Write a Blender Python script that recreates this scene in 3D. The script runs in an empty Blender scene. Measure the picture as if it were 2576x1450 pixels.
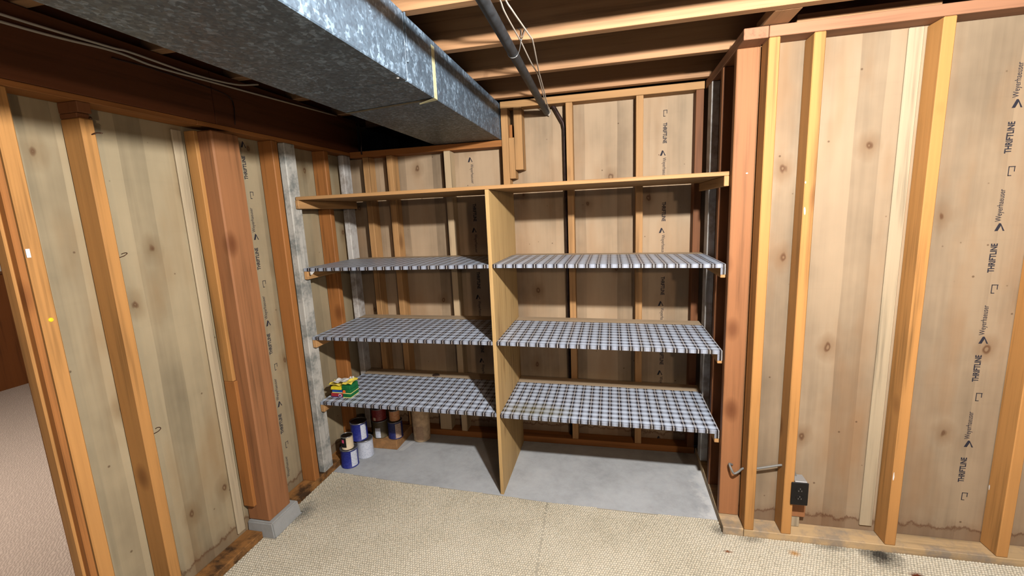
import bpy, bmesh, math, random
import numpy as np
from mathutils import Vector, Matrix
random.seed(7)
sc = bpy.context.scene
COL = sc.collection

# ------------------------------------------------------------------ camera
cam_d = bpy.data.cameras.new('camera'); cam = bpy.data.objects.new('camera', cam_d); COL.objects.link(cam)
cam_d.sensor_width = 36.0; cam_d.lens = 36.0 * 1100.36 / 2576.0
cam_d.clip_start = 0.02
YAW, PIT, ROL = 0.227866603, -0.169040799, -0.0439834928
cy, sy, cp, sp = math.cos(YAW), math.sin(YAW), math.cos(PIT), math.sin(PIT)
fw = Vector((-sy*cp, cy*cp, sp)); rt = Vector((cy, sy, 0)); up = rt.cross(fw)
cr, sr = math.cos(ROL), math.sin(ROL)
r2 = cr*rt + sr*up; u2 = -sr*rt + cr*up
m = Matrix((r2, u2, -fw)).transposed().to_4x4(); m.translation = (0, 0, 1.53)
cam.matrix_world = m
sc.camera = cam

# ------------------------------------------------------------------ world, lights, exposure
w = bpy.data.worlds.new('world'); sc.world = w; w.use_nodes = True
bg = w.node_tree.nodes['Background']
bg.inputs[0].default_value = (0.36, 0.52, 1.0, 1); bg.inputs[1].default_value = 0.11
def lamp(name, loc, power, radius, col):
    l = bpy.data.lights.new(name, 'POINT'); l.energy = power; l.shadow_soft_size = radius; l.color = col
    o = bpy.data.objects.new(name, l); o.location = loc; COL.objects.link(o); return o
lamp('ceiling_bulb', (0.47, 0.45, 2.095), 500, 0.035, (1.0, 0.96, 0.92))
lamp('far_lamp', (1.15, -1.5, 1.86), 150, 0.05, (1.0, 0.76, 0.56))
lamp('next_room_bulb', (-3.6, 1.2, 2.1), 170, 0.08, (1.0, 0.90, 0.82))
sc.view_settings.view_transform = 'Standard'; sc.view_settings.look = 'None'
sc.view_settings.gamma = 1.0; sc.view_settings.use_curve_mapping = False
sc.view_settings.exposure = 0.0

# ------------------------------------------------------------------ material helpers
def lin(c):
    return tuple(ALB*((v/255)/12.92 if v/255 <= 0.04045 else ((v/255+0.055)/1.055)**2.4) for v in c[:3]) + (1,)
ALB = 0.62      # albedo scale for the whole palette
class NT:
    def __init__(s, name):
        s.m = bpy.data.materials.new(name); s.m.use_nodes = True
        s.t = s.m.node_tree; s.b = s.t.nodes['Principled BSDF']
    def n(s, typ, **kw):
        nd = s.t.nodes.new(typ)
        for k, v in kw.items():
            if k.startswith('i_'):
                key = k[2:]; key = int(key) if key.isdigit() else key
                nd.inputs[key].default_value = v
            else: setattr(nd, k, v)
        return nd
    def l(s, a, b): s.t.links.new(a, b)
    def math(s, op, a, b=None, c=None):
        nd = s.n('ShaderNodeMath', operation=op)
        for i, v in enumerate((a, b, c)):
            if v is None: continue
            if isinstance(v, (int, float)): nd.inputs[i].default_value = v
            else: s.l(v, nd.inputs[i])
        return nd.outputs[0]
    def mix(s, fac, a, b, mode='MIX'):
        nd = s.n('ShaderNodeMix', data_type='RGBA', blend_type=mode)
        for i, v in ((0, fac), (6, a), (7, b)):
            if isinstance(v, (int, float)): nd.inputs[i].default_value = v
            elif isinstance(v, tuple): nd.inputs[i].default_value = v
            else: s.l(v, nd.inputs[i])
        return nd.outputs[2]
    def ramp(s, fac, stops, interp='LINEAR'):
        nd = s.n('ShaderNodeValToRGB'); r = nd.color_ramp; r.interpolation = interp
        while len(r.elements) < len(stops): r.elements.new(0.5)
        for e, (p, c) in zip(r.elements, stops):
            e.position = p; e.color = c if isinstance(c, tuple) else (c, c, c, 1)
        s.l(fac, nd.inputs[0]); return nd.outputs[0]
    def noise(s, vec, scale=1, detail=3, rough=0.55):
        nd = s.n('ShaderNodeTexNoise'); nd.inputs['Scale'].default_value = scale
        nd.inputs['Detail'].default_value = detail; nd.inputs['Roughness'].default_value = rough
        s.l(vec, nd.inputs['Vector']); return nd.outputs['Fac']
    def scaled(s, vec, sc_, off=None):
        nd = s.n('ShaderNodeVectorMath', operation='MULTIPLY'); s.l(vec, nd.inputs[0]); nd.inputs[1].default_value = sc_
        if off is None: return nd.outputs[0]
        ad = s.n('ShaderNodeVectorMath', operation='ADD'); s.l(nd.outputs[0], ad.inputs[0])
        if isinstance(off, tuple): ad.inputs[1].default_value = off
        else: s.l(off, ad.inputs[1])
        return ad.outputs[0]
    def bump(s, h, strength=0.3, dist=0.002):
        nd = s.n('ShaderNodeBump'); nd.inputs['Strength'].default_value = strength; nd.inputs['Distance'].default_value = dist
        s.l(h, nd.inputs['Height']); s.l(nd.outputs[0], s.b.inputs['Normal'])
    def base(s, c):
        if isinstance(c, tuple): s.b.inputs['Base Color'].default_value = c
        else: s.l(c, s.b.inputs['Base Color'])
    def rough(s, v): s.b.inputs['Roughness'].default_value = v

def lumber(name, col, dark=None, axis='z', knots=0.6, rough=0.62, vary=0.16, dirt=None):
    t = NT(name); dark = dark or tuple(int(v*0.68) for v in col)
    tc = t.n('ShaderNodeTexCoord'); oi = t.n('ShaderNodeObjectInfo')
    offv = t.n('ShaderNodeVectorMath', operation='SCALE'); offv.inputs[0].default_value = (37.1, 53.3, 71.7)
    t.l(oi.outputs['Random'], offv.inputs['Scale'])
    a = {'x': (0, 1, 2), 'y': (1, 0, 2), 'z': (2, 0, 1)}[axis][0]
    g = [34.0]*3; g[a] = 1.1
    v = t.scaled(tc.outputs['Object'], tuple(g), offv.outputs[0])
    n1 = t.noise(v, 1.0, 4, 0.6)
    g2 = [110.0]*3; g2[a] = 3.0
    n2 = t.noise(t.scaled(tc.outputs['Object'], tuple(g2), offv.outputs[0]), 1.0, 2)
    g3 = [5.0]*3; g3[a] = 2.2
    n3 = t.noise(t.scaled(tc.outputs['Object'], tuple(g3), offv.outputs[0]), 1.0, 2)
    f = t.math('ADD', t.math('MULTIPLY', n1, 0.62), t.math('ADD', t.math('MULTIPLY', n2, 0.2), t.math('MULTIPLY', n3, 0.35)))
    light = tuple(min(255, v*1.07) for v in col)
    c = t.ramp(f, [(0.36, lin(dark)), (0.56, lin(col)), (0.78, lin(light))])
    hs = t.n('ShaderNodeHueSaturation'); t.l(c, hs.inputs['Color'])
    val = t.math('MULTIPLY_ADD', oi.outputs['Random'], vary, 1 - vary*0.5); t.l(val, hs.inputs['Value'])
    c = hs.outputs[0]
    if knots:
        k = [4.6]*3; k[a] = 2.6
        vo = t.n('ShaderNodeTexVoronoi', feature='F1'); vo.inputs['Scale'].default_value = 1.0
        vo.inputs['Randomness'].default_value = 1.0
        t.l(t.scaled(tc.outputs['Object'], tuple(k), offv.outputs[0]), vo.inputs['Vector'])
        d = t.math('ADD', vo.outputs['Distance'], t.math('MULTIPLY', n3, 0.12))
        kf = t.ramp(d, [(0.08, 1.0), (0.14, 0.8), (0.24, 0.0)])
        c = t.mix(t.math('MULTIPLY', kf, knots), c, lin((88, 44, 20)))
    if dirt:
        nd = t.noise(t.scaled(tc.outputs['Object'], (9, 9, 9), offv.outputs[0]), 1.0, 5, 0.7)
        c = t.mix(t.ramp(nd, [(0.45, 0.0), (0.62, dirt[1])]), c, lin(dirt[0]))
    t.base(c); t.rough(rough); t.b.inputs['Specular IOR Level'].default_value = 0.15
    t.bump(t.math('ADD', n1, n2), 0.12, 0.002)
    return t.m

def plywood(name, col, axis='x', warm=(150, 110, 66), grain_h=False, bottom_stain=True, top=2.1, knot=0.55):
    """Face of a plywood sheet: vertical veneer strips of slightly different tone, knots, a rust-coloured tide line low down."""
    t = NT(name); tc = t.n('ShaderNodeTexCoord'); P = tc.outputs['Object']
    oi = t.n('ShaderNodeObjectInfo')
    offv = t.n('ShaderNodeVectorMath', operation='SCALE'); offv.inputs[0].default_value = (17.1, 17.3, 11.7)
    t.l(oi.outputs['Random'], offv.inputs['Scale'])
    xyz = t.n('ShaderNodeSeparateXYZ'); t.l(P, xyz.inputs[0])
    u = xyz.outputs[0] if axis == 'x' else xyz.outputs[1]
    wob = t.noise(t.scaled(P, (3, 3, 1.6)), 1.0, 1)
    uu = t.math('MULTIPLY_ADD', wob, 0.02, u)
    cell = t.math('FLOOR', t.math('MULTIPLY_ADD', uu, 10.5, 3.3))
    wn = t.n('ShaderNodeTexWhiteNoise', noise_dimensions='1D'); t.l(cell, wn.inputs['W'])
    soft = t.noise(t.scaled(P, (7, 7, 0.5), offv.outputs[0]), 1.0, 3)
    grain = t.noise(t.scaled(P, (70, 70, 2.2), offv.outputs[0]), 1.0, 3)
    blot = t.noise(t.scaled(P, (2.6, 2.6, 2.0), offv.outputs[0]), 1.0, 4, 0.6)
    hor = t.noise(t.scaled(P, (1.5, 1.5, 60), offv.outputs[0]), 1.0, 3)
    val = t.math('ADD', t.math('MULTIPLY', wn.outputs['Value'], 0.15),
          t.math('ADD', t.math('MULTIPLY', soft, 0.30), t.math('ADD', t.math('MULTIPLY', grain, 0.09), t.math('MULTIPLY', blot, 0.42))))
    dk = tuple(v*0.74 for v in col); lt = tuple(min(255, v*1.10) for v in col)
    c = t.ramp(val, [(0.30, lin(dk)), (0.50, lin(col)), (0.70, lin(lt))])
    c = t.mix(t.ramp(hor, [(0.58, 0.0), (0.75, 0.04)]), c, lin(tuple(v*0.62 for v in col)))
    warmf = t.ramp(t.noise(t.scaled(P, (4, 4, 1.2), offv.outputs[0]), 1.3, 3), [(0.5, 0.0), (0.72, 0.5)])
    c = t.mix(warmf, c, lin(warm))
    # knots: soft halo, dark eye
    uz = t.n('ShaderNodeCombineXYZ'); t.l(u, uz.inputs[0]); t.l(xyz.outputs[2], uz.inputs[1])
    vo = t.n('ShaderNodeTexVoronoi', feature='F1', voronoi_dimensions='2D'); vo.inputs['Scale'].default_value = 1.0
    t.l(t.scaled(uz.outputs[0], (2.7, 1.9, 1), offv.outputs[0]), vo.inputs['Vector'])
    d = t.math('ADD', vo.outputs['Distance'], t.math('MULTIPLY', t.noise(t.scaled(P, (26, 26, 12)), 1.0, 2), 0.10))
    c = t.mix(t.ramp(d, [(0.07, knot), (0.19, 0.0)]), c, lin(tuple(v*0.80 for v in warm)))
    c = t.mix(t.ramp(d, [(0.05, 0.0), (0.062, 0.75), (0.074, 0.5), (0.085, 0.0)]), c, lin((84, 52, 30)))
    sp_ = t.n('ShaderNodeTexVoronoi', feature='F1'); sp_.inputs['Scale'].default_value = 11.0; t.l(P, sp_.inputs['Vector'])
    c = t.mix(t.ramp(sp_.outputs['Distance'], [(0.035, 0.7), (0.06, 0.0)]), c, lin((80, 58, 38)))
    if bottom_stain:
        gp = t.n('ShaderNodeNewGeometry'); gz = t.n('ShaderNodeSeparateXYZ'); t.l(gp.outputs['Position'], gz.inputs[0])
        z = t.math('SUBTRACT', gz.outputs[2], t.math('MULTIPLY', t.noise(t.scaled(P, (11, 11, 5)), 1.0, 5, 0.75), 0.13))
        c = t.mix(t.ramp(z, [(0.0, 0.35), (0.012, 0.75), (0.022, 0.15), (0.06, 0.0)]), c, lin((84, 46, 20)))
    t.base(c); t.rough(0.68); t.b.inputs['Specular IOR Level'].default_value = 0.12
    t.bump(grain, 0.10, 0.002)
    return t.m

def plain(name, col, rough=0.6, metal=0.0, spec=0.3, noise=0.0):
    t = NT(name); c = lin(col)
    if noise:
        tc = t.n('ShaderNodeTexCoord')
        n = t.noise(t.scaled(tc.outputs['Object'], (30, 30, 30)), 1.0, 4)
        c = t.ramp(n, [(0.3, lin(tuple(v*(1-noise) for v in col))), (0.7, lin(tuple(min(255, v*(1+noise*0.6)) for v in col)))])
    t.base(c); t.rough(rough); t.b.inputs['Metallic'].default_value = metal
    t.b.inputs['Specular IOR Level'].default_value = spec
    return t.m

def galvanized():
    t = NT('galvanized_steel'); tc = t.n('ShaderNodeTexCoord'); P = tc.outputs['Object']
    v = t.n('ShaderNodeTexVoronoi', feature='F1'); v.inputs['Scale'].default_value = 120; t.l(P, v.inputs['Vector'])
    v2 = t.n('ShaderNodeTexVoronoi', feature='F1'); v2.inputs['Scale'].default_value = 75; t.l(t.scaled(P, (1, 0.8, 0.5)), v2.inputs['Vector'])
    n = t.noise(P, 7, 4)
    s1 = t.n('ShaderNodeSeparateColor'); t.l(v.outputs['Color'], s1.inputs[0])
    s2 = t.n('ShaderNodeSeparateColor'); t.l(v2.outputs['Color'], s2.inputs[0])
    f = t.math('ADD', t.math('MULTIPLY', s1.outputs[0], 0.30), t.math('ADD', t.math('MULTIPLY', s2.outputs[1], 0.30), t.math('MULTIPLY', n, 0.5)))
    c = t.ramp(f, [(0.25, lin((68, 82, 96))), (0.60, lin((86, 104, 120))), (0.84, lin((140, 164, 186)))])
    t.base(c); t.b.inputs['Metallic'].default_value = 0.15
    t.l(t.math('MULTIPLY_ADD', s1.outputs[1], 0.2, 0.42), t.b.inputs['Roughness'])
    t.bump(f, 0.15, 0.001)
    return t.m

def plaid():
    t = NT('plaid_shelf_liner'); gp = t.n('ShaderNodeNewGeometry'); xyz = t.n('ShaderNodeSeparateXYZ'); t.l(gp.outputs['Position'], xyz.inputs[0])
    P_ = 0.0515
    def bands(o, ph, line):
        u = t.math('FRACT', t.math('MULTIPLY_ADD', o, 1/P_, ph))
        st = [(0.0, 1.0), (0.17, 0.8), (0.21, 1.0), (0.235, 0.8), (0.25, 1.0), (0.28, 0.5), (0.475, line), (0.525, 0.5), (0.72, 1.0), (0.75, 0.8), (0.765, 1.0), (0.79, 0.8), (0.83, 1.0)]
        return u, t.ramp(u, st, 'CONSTANT')
    ux, bx = bands(xyz.outputs[0], 0.77, 1.0)
    uy, by = bands(xyz.outputs[1], -40.92, 0.72)
    pr = t.mix(1.0, bx, by, 'MULTIPLY')
    sep = t.n('ShaderNodeSeparateColor'); t.l(pr, sep.inputs[0])
    pr = sep.outputs[0]
    c = t.ramp(pr, [(0.0, lin((28, 24, 28))), (0.27, lin((40, 36, 40))), (0.40, lin((96, 98, 110))), (0.50, lin((156, 166, 182))), (0.65, lin((146, 158, 176))), (0.8, lin((190, 204, 222))), (1.0, lin((206, 222, 242)))])
    linef = t.math('MULTIPLY', t.math('LESS_THAN', t.math('ABSOLUTE', t.math('SUBTRACT', ux, 0.5)), 0.025), 0.8)
    c = t.mix(linef, c, lin((226, 220, 212)))
    n = t.noise(gp.outputs['Position'], 9, 4)
    c = t.mix(t.ramp(n, [(0.5, 0.0), (0.8, 0.18)]), c, lin((120, 110, 80)))
    v = t.n('ShaderNodeVectorMath', operation='SUBTRACT'); t.l(gp.outputs['Position'], v.inputs[0]); v.inputs[1].default_value = (-0.42, 2.22, 0.455)
    ln = t.n('ShaderNodeVectorMath', operation='LENGTH'); t.l(t.scaled(v.outputs[0], (1, 2.2, 2)), ln.inputs[0])
    d = t.math('ADD', ln.outputs['Value'], t.math('MULTIPLY', t.math('SUBTRACT', n, 0.5), 0.25))
    c = t.mix(t.ramp(d, [(0.05, 0.42), (0.24, 0.0)]), c, lin((120, 112, 44)))
    t.base(c); t.rough(0.42); t.b.inputs['Specular IOR Level'].default_value = 0.4
    return t.m

def carpet_mat(k=1.0, name='cream_loop_carpet'):
    t = NT(name); gp = t.n('ShaderNodeNewGeometry'); P = gp.outputs['Position']
    n = t.noise(P, 2.2, 4, 0.6); n2 = t.noise(P, 90, 2)
    c = t.ramp(t.math('ADD', t.math('MULTIPLY', n, 0.5), t.math('MULTIPLY', n2, 0.5)), [(0.32, lin((180*k, 173*k, 152*k))), (0.5, lin((205*k, 198*k, 177*k))), (0.7, lin((217*k, 211*k, 193*k)))])
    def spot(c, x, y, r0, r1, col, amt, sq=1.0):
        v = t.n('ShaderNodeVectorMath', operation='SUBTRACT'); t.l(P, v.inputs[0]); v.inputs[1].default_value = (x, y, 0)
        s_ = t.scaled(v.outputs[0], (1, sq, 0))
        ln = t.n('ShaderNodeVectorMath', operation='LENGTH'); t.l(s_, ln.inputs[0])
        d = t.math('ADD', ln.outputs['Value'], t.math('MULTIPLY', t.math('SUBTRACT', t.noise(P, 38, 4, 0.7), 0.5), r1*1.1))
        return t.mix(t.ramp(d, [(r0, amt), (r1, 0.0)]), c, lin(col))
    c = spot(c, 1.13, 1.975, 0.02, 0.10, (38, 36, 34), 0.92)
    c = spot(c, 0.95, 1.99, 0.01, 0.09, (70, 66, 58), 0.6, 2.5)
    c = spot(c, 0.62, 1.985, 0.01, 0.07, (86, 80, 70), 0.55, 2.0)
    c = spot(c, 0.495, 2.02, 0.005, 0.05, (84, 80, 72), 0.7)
    c = spot(c, 0.5015, 1.885, 0.006, 0.022, (118, 62, 20), 0.95, 2.2)
    c = spot(c, 0.78, 1.924, 0.006, 0.030, (176, 128, 62), 0.85, 1.4)
    c = spot(c, 1.215, 1.872, 0.012, 0.035, (96, 40, 14), 0.98, 1.2)
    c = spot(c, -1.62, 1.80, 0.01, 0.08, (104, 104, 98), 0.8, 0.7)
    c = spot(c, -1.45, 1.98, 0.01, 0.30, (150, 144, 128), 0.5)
    t.base(c); t.rough(0.95); t.b.inputs['Specular IOR Level'].default_value = 0.05
    return t.m

def concrete(name, col, white=True):
    t = NT(name); gp = t.n('ShaderNodeNewGeometry'); P = gp.outputs['Position']
    n = t.noise(P, 3.5, 6, 0.65); n2 = t.noise(P, 24, 5, 0.7)
    c = t.ramp(t.math('ADD', t.math('MULTIPLY', n, 0.65), t.math('MULTIPLY', n2, 0.35)),
               [(0.28, lin(tuple(v*0.86 for v in col))), (0.5, lin(col)), (0.72, lin(tuple(min(255, v*1.08) for v in col)))])
    if white:
        xyz = t.n('ShaderNodeSeparateXYZ'); t.l(P, xyz.inputs[0])
        e = t.math('ADD', xyz.outputs[0], t.math('MULTIPLY', t.noise(P, 11, 5, 0.7), 0.22))
        c = t.mix(t.ramp(e, [(0.545, 0.0), (0.60, 0.75)]), c, lin((224, 226, 226)))
    t.base(c); t.rough(0.8); t.b.inputs['Specular IOR Level'].default_value = 0.12
    t.bump(n2, 0.2, 0.003)
    return t.m

def plain_ribbed(name, col):
    t = NT(name); gp = t.n('ShaderNodeNewGeometry'); P = gp.outputs['Position']
    wv = t.n('ShaderNodeTexWave', wave_type='BANDS', bands_direction='DIAGONAL'); wv.inputs['Scale'].default_value = 34; wv.inputs['Distortion'].default_value = 9
    wv.inputs['Detail'].default_value = 3; t.l(P, wv.inputs['Vector'])
    c = t.ramp(wv.outputs['Fac'], [(0.0, lin(tuple(v*0.88 for v in col))), (1.0, lin(col))])
    t.base(c); t.rough(0.95); t.b.inputs['Specular IOR Level'].default_value = 0.05; t.bump(wv.outputs['Fac'], 0.5, 0.004)
    return t.m

def print_label(name, paper, ink=(90, 90, 100), amt=0.5):
    t = NT(name); tc = t.n('ShaderNodeTexCoord'); P = tc.outputs['Object']
    xyz = t.n('ShaderNodeSeparateXYZ'); t.l(P, xyz.inputs[0])
    rows = t.math('FRACT', t.math('MULTIPLY', xyz.outputs[2], 130))
    n = t.noise(t.scaled(P, (90, 90, 130)), 1.0, 2)
    f = t.math('MULTIPLY', t.math('GREATER_THAN', rows, 0.55), t.math('GREATER_THAN', n, 0.52))
    t.base(t.mix(t.math('MULTIPLY', f, amt), lin(paper), lin(ink))); t.rough(0.5); return t.m

# lumber kinds
M = {}
TONES = dict(orange=((162, 107, 58), 0.6), rose=((158, 114, 86), 0.3), amber=((180, 131, 76), 0.6), honey=((184, 142, 94), 0.5), pale=((192, 170, 136), 0.35),
             red=((150, 103, 68), 0.7), beam=((104, 62, 38), 0.3), joist=((178, 136, 98), 0.4), brown=((124, 80, 50), 0.4), cream=((176, 161, 134), 0.25))
def wood(tone, axis):
    k = (tone, axis)
    if k not in M:
        c, kn = TONES[tone]; M[k] = lumber('%s_lumber_%s' % (tone, axis), c, axis=axis, knots=kn)
    return M[k]
M['weathered'] = lumber('weathered_grey_lumber', (186, 184, 176), (140, 140, 134), 'z', 0.3, vary=0.1, dirt=((92, 100, 100), 0.7))
M['whitewash'] = lumber('whitewashed_lumber', (196, 194, 190), (150, 146, 140), 'z', 0.3, vary=0.05, dirt=((120, 104, 88), 0.6))
M['plate_dirty'] = lumber('dirty_plate_lumber_x', (196, 168, 126), axis='x', knots=0.3, dirt=((120, 118, 116), 0.6))
M['plate_mould'] = lumber('mouldy_plate_lumber_y', (150, 106, 60), axis='y', knots=0.3, dirt=((48, 38, 30), 0.9))
M['ply_left'] = plywood('plywood_left', (160, 146, 118), 'y', (140, 110, 72))
M['ply_back'] = plywood('plywood_back', (178, 156, 128), 'x', (158, 122, 86))
M['ply_right'] = plywood('plywood_right', (158, 139, 114), 'x', (148, 110, 72))
M['ply_alcove'] = plywood('plywood_alcove', (150, 112, 76), 'y', (120, 78, 46))
M['shelf'] = lumber('shelf_plywood', (176, 136, 90), (128, 92, 54), 'x', 0.2)
M['shelf_bare'] = lumber('shelf_top_plywood', (184, 164, 136), (144, 122, 94), 'x', 0.3)
M['divider'] = lumber('divider_plywood', (192, 160, 108), (132, 98, 58), 'z', 0.35)
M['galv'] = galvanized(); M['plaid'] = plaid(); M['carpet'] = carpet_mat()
M['carpet_base'] = carpet_mat(0.86, 'carpet_gap_shade'); M['concrete'] = concrete('concrete_floor', (182, 187, 190)); M['pad'] = concrete('concrete_pad', (160, 162, 160), False)  # carpet base is a darker copy of the pile colour, painting shade between loops
M['subfloor'] = plain('blue_shade_subfloor', (52, 62, 98), 0.85, noise=0.3)  # bluish shade of the joist bays is put into this colour
M['ink'] = plain('blue_black_ink', (34, 34, 46), 0.8)
M['iron'] = plain('black_iron_pipe', (50, 55, 60), 0.55, 0.3, 0.35, noise=0.35)
M['conduit'] = plain('dark_steel_conduit', (66, 50, 46), 0.4, 0.5, noise=0.3)
M['cable'] = plain('cream_cable_sheath', (196, 186, 172), 0.5)
M['cable_grey'] = plain('grey_cable_sheath', (116, 116, 112), 0.5)
M['wire'] = plain('galvanized_wire', (170, 172, 172), 0.35, 0.7)
M['nail'] = plain('rusty_nail', (84, 56, 40), 0.5, 0.5)
M['tape'] = plain('yellowed_tape', (204, 200, 158), 0.5, noise=0.12)
M['black'] = plain('black_plastic', (22, 20, 20), 0.35, noise=0.1)
M['slot'] = plain('dull_grey_contact', (96, 92, 88), 0.5)
M['boxmetal'] = plain('zinc_box', (190, 192, 192), 0.4, 0.5)
M['white'] = plain('white_paper', (226, 226, 222), 0.6)
M['dark'] = plain('dark_gap', (34, 20, 12), 0.9)
M['panel_brown'] = lumber('brown_wall_panelling', (122, 72, 36), axis='z', knots=0.3)
M['panel_white'] = plain('white_wall_paint', (222, 218, 208), 0.8, noise=0.04)
M['carpet_pink'] = plain_ribbed('pinkish_carpet', (214, 196, 182))

# ------------------------------------------------------------------ geometry helpers
WPOS = {}                                   # world position of every object (no root is rotated)
def setp(o, label=None, cat=None, group=None, kind=None):
    if label: o['label'] = label
    if cat: o['category'] = cat
    if group: o['group'] = group
    if kind: o['kind'] = kind
    return o
def empty(name, loc, **kw):
    o = bpy.data.objects.new(name, None); o.empty_display_size = 0.05; COL.objects.link(o)
    o.location = loc; WPOS[o] = Vector(loc); return setp(o, **kw)
def put(name, bm, mat, parent=None, smooth=False, origin=None, **kw):
    """Link a bmesh given in world coordinates as one mesh object with its origin at its own centre."""
    vs = [v.co for v in bm.verts]
    lo = Vector([min(v[i] for v in vs) for i in range(3)]); hi = Vector([max(v[i] for v in vs) for i in range(3)])
    c = Vector(origin) if origin else (lo+hi)/2
    bmesh.ops.translate(bm, verts=bm.verts, vec=-c)
    me = bpy.data.meshes.new(name); bm.to_mesh(me); bm.free()
    if isinstance(mat, (list, tuple)):
        for x in mat: me.materials.append(x)
    else: me.materials.append(mat)
    if smooth:
        for p in me.polygons: p.use_smooth = True
    o = bpy.data.objects.new(name, me); COL.objects.link(o)
    if parent: o.parent = parent; o.location = c - WPOS[parent]
    else: o.location = c
    WPOS[o] = c
    return setp(o, **kw)
def box_bm(x0, x1, y0, y1, z0, z1, bev=0.002, bm=None):
    b = bmesh.new()
    bmesh.ops.create_cube(b, size=1)
    for v in b.verts: v.co = Vector(((x0+x1)/2 + v.co.x*(x1-x0), (y0+y1)/2 + v.co.y*(y1-y0), (z0+z1)/2 + v.co.z*(z1-z0)))
    bev = min(bev, 0.3*min(x1-x0, y1-y0, z1-z0))
    if bev > 1e-5: bmesh.ops.bevel(b, geom=b.edges[:], offset=bev, segments=1, affect='EDGES')
    if bm is None: return b
    tmp = bpy.data.meshes.new('t'); b.to_mesh(tmp); b.free(); bm.from_mesh(tmp); bpy.data.meshes.remove(tmp); return bm
def box(name, x0, x1, y0, y1, z0, z1, mat, parent=None, bev=0.002, **kw):
    return put(name, box_bm(x0, x1, y0, y1, z0, z1, bev), mat, parent, **kw)
def spline(pts, n=8):
    """Catmull-Rom points through pts."""
    P = [Vector(p) for p in pts]; P = [2*P[0]-P[1]] + P + [2*P[-1]-P[-2]]; out = []
    for i in range(1, len(P)-2):
        a, b, c, d = P[i-1:i+3]
        for k in range(n):
            t = k/n
            out.append(0.5*((2*b) + (c-a)*t + (2*a-5*b+4*c-d)*t*t + (3*b-a-3*c+d)*t**3))
    out.append(P[-2]); return out
def tube_bm(pts, r, seg=8, bm=None, caps=True):
    bm = bm or bmesh.new(); pts = [Vector(p) for p in pts]; rings = []
    prev = None
    for i, p in enumerate(pts):
        t = (pts[min(i+1, len(pts)-1)] - pts[max(i-1, 0)]).normalized()
        if prev is None:
            a = t.cross(Vector((0, 0, 1)));
            if a.length < 0.1: a = t.cross(Vector((1, 0, 0)))
        else: a = prev - t*prev.dot(t)
        a.normalize(); prev = a; b = t.cross(a)
        rr = r[i] if isinstance(r, (list, tuple)) else r
        rings.append([bm.verts.new(p + (a*math.cos(2*math.pi*k/seg) + b*math.sin(2*math.pi*k/seg))*rr) for k in range(seg)])
    for A, B in zip(rings, rings[1:]):
        for k in range(seg): bm.faces.new((A[k], A[(k+1) % seg], B[(k+1) % seg], B[k]))
    if caps: bm.faces.new(rings[0][::-1]); bm.faces.new(rings[-1])
    return bm
def lathe_bm(prof, cx, cy_, seg=32, a0=0, a1=2*math.pi, bm=None):
    bm = bm or bmesh.new(); full = abs(a1-a0-2*math.pi) < 1e-6; n = seg if full else seg+1; rings = []
    for r, z in prof:
        if r < 1e-6: rings.append([bm.verts.new((cx, cy_, z))]); continue
        rings.append([bm.verts.new((cx+r*math.cos(a0+(a1-a0)*k/seg), cy_+r*math.sin(a0+(a1-a0)*k/seg), z)) for k in range(n)])
    for A, B in zip(rings, rings[1:]):
        for k in range(seg):
            k2 = (k+1) % n
            if len(A) == 1 and len(B) == 1: continue
            if len(A) == 1: bm.faces.new((A[0], B[k2], B[k]))
            elif len(B) == 1: bm.faces.new((A[k], A[k2], B[0]))
            else: bm.faces.new((A[k], A[k2], B[k2], B[k]))
    bmesh.ops.recalc_face_normals(bm, faces=bm.faces)
    return bm
def text_part(body, length, start, xdir, ydir, parent, height=None, bold=0.0, name='printed_lettering'):
    """Flat printed lettering; start = world point of the text's beginning on the baseline."""
    cu = bpy.data.curves.new('lettering', 'FONT'); cu.body = body; cu.size = 1.0; cu.offset = bold; cu.resolution_u = 2
    to = bpy.data.objects.new('lettering', cu); COL.objects.link(to)
    dg = bpy.context.evaluated_depsgraph_get(); me = bpy.data.meshes.new_from_object(to.evaluated_get(dg))
    bpy.data.objects.remove(to); bpy.data.curves.remove(cu)
    bm = bmesh.new(); bm.from_mesh(me); bpy.data.meshes.remove(me)
    w_ = max(v.co.x for v in bm.verts) - min(v.co.x for v in bm.verts); x0 = min(v.co.x for v in bm.verts)
    h_ = max(v.co.y for v in bm.verts); s = length/w_; sv = (height/h_) if height else s
    X, Y = Vector(xdir), Vector(ydir); S = Vector(start)
    for v in bm.verts: v.co = S + X*((v.co.x-x0)*s) + Y*(v.co.y*sv)
    return put(name, bm, M['ink'], parent)
def poly_part(polys, start, xdir, ydir, parent, name):
    bm = bmesh.new(); X, Y, S = Vector(xdir), Vector(ydir), Vector(start)
    for p in polys: bm.faces.new([bm.verts.new(S + X*a + Y*b) for a, b in p])
    return put(name, bm, M['ink'], parent)

H0 = -0.012                                   # concrete level; carpet tops out at z = 0
# ================================================================== SETTING
floor = box('floor', -1.83, 3.4, -2.2, 4.3, -0.10, H0, M['concrete'], bev=0, kind='structure')
ceiling = box('ceiling', -1.83, 3.4, -2.2, 4.3, 2.437, 2.46, M['subfloor'], bev=0, kind='structure')
JY = [-1.79, -1.39, -0.98, -0.575, -0.17, 0.24, 0.645, 1.05, 1.4585, 1.83, 2.235, 2.645, 3.05, 3.45, 3.85]
for yj in JY:
    box('joist', -1.80, 3.38, yj, yj+0.041, 2.2, 2.436, wood('joist', 'x'), ceiling)
box('blocking', 0.572, 0.662, 1.874, 2.088, 2.2, 2.24, wood('joist', 'y'), ceiling)
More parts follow.
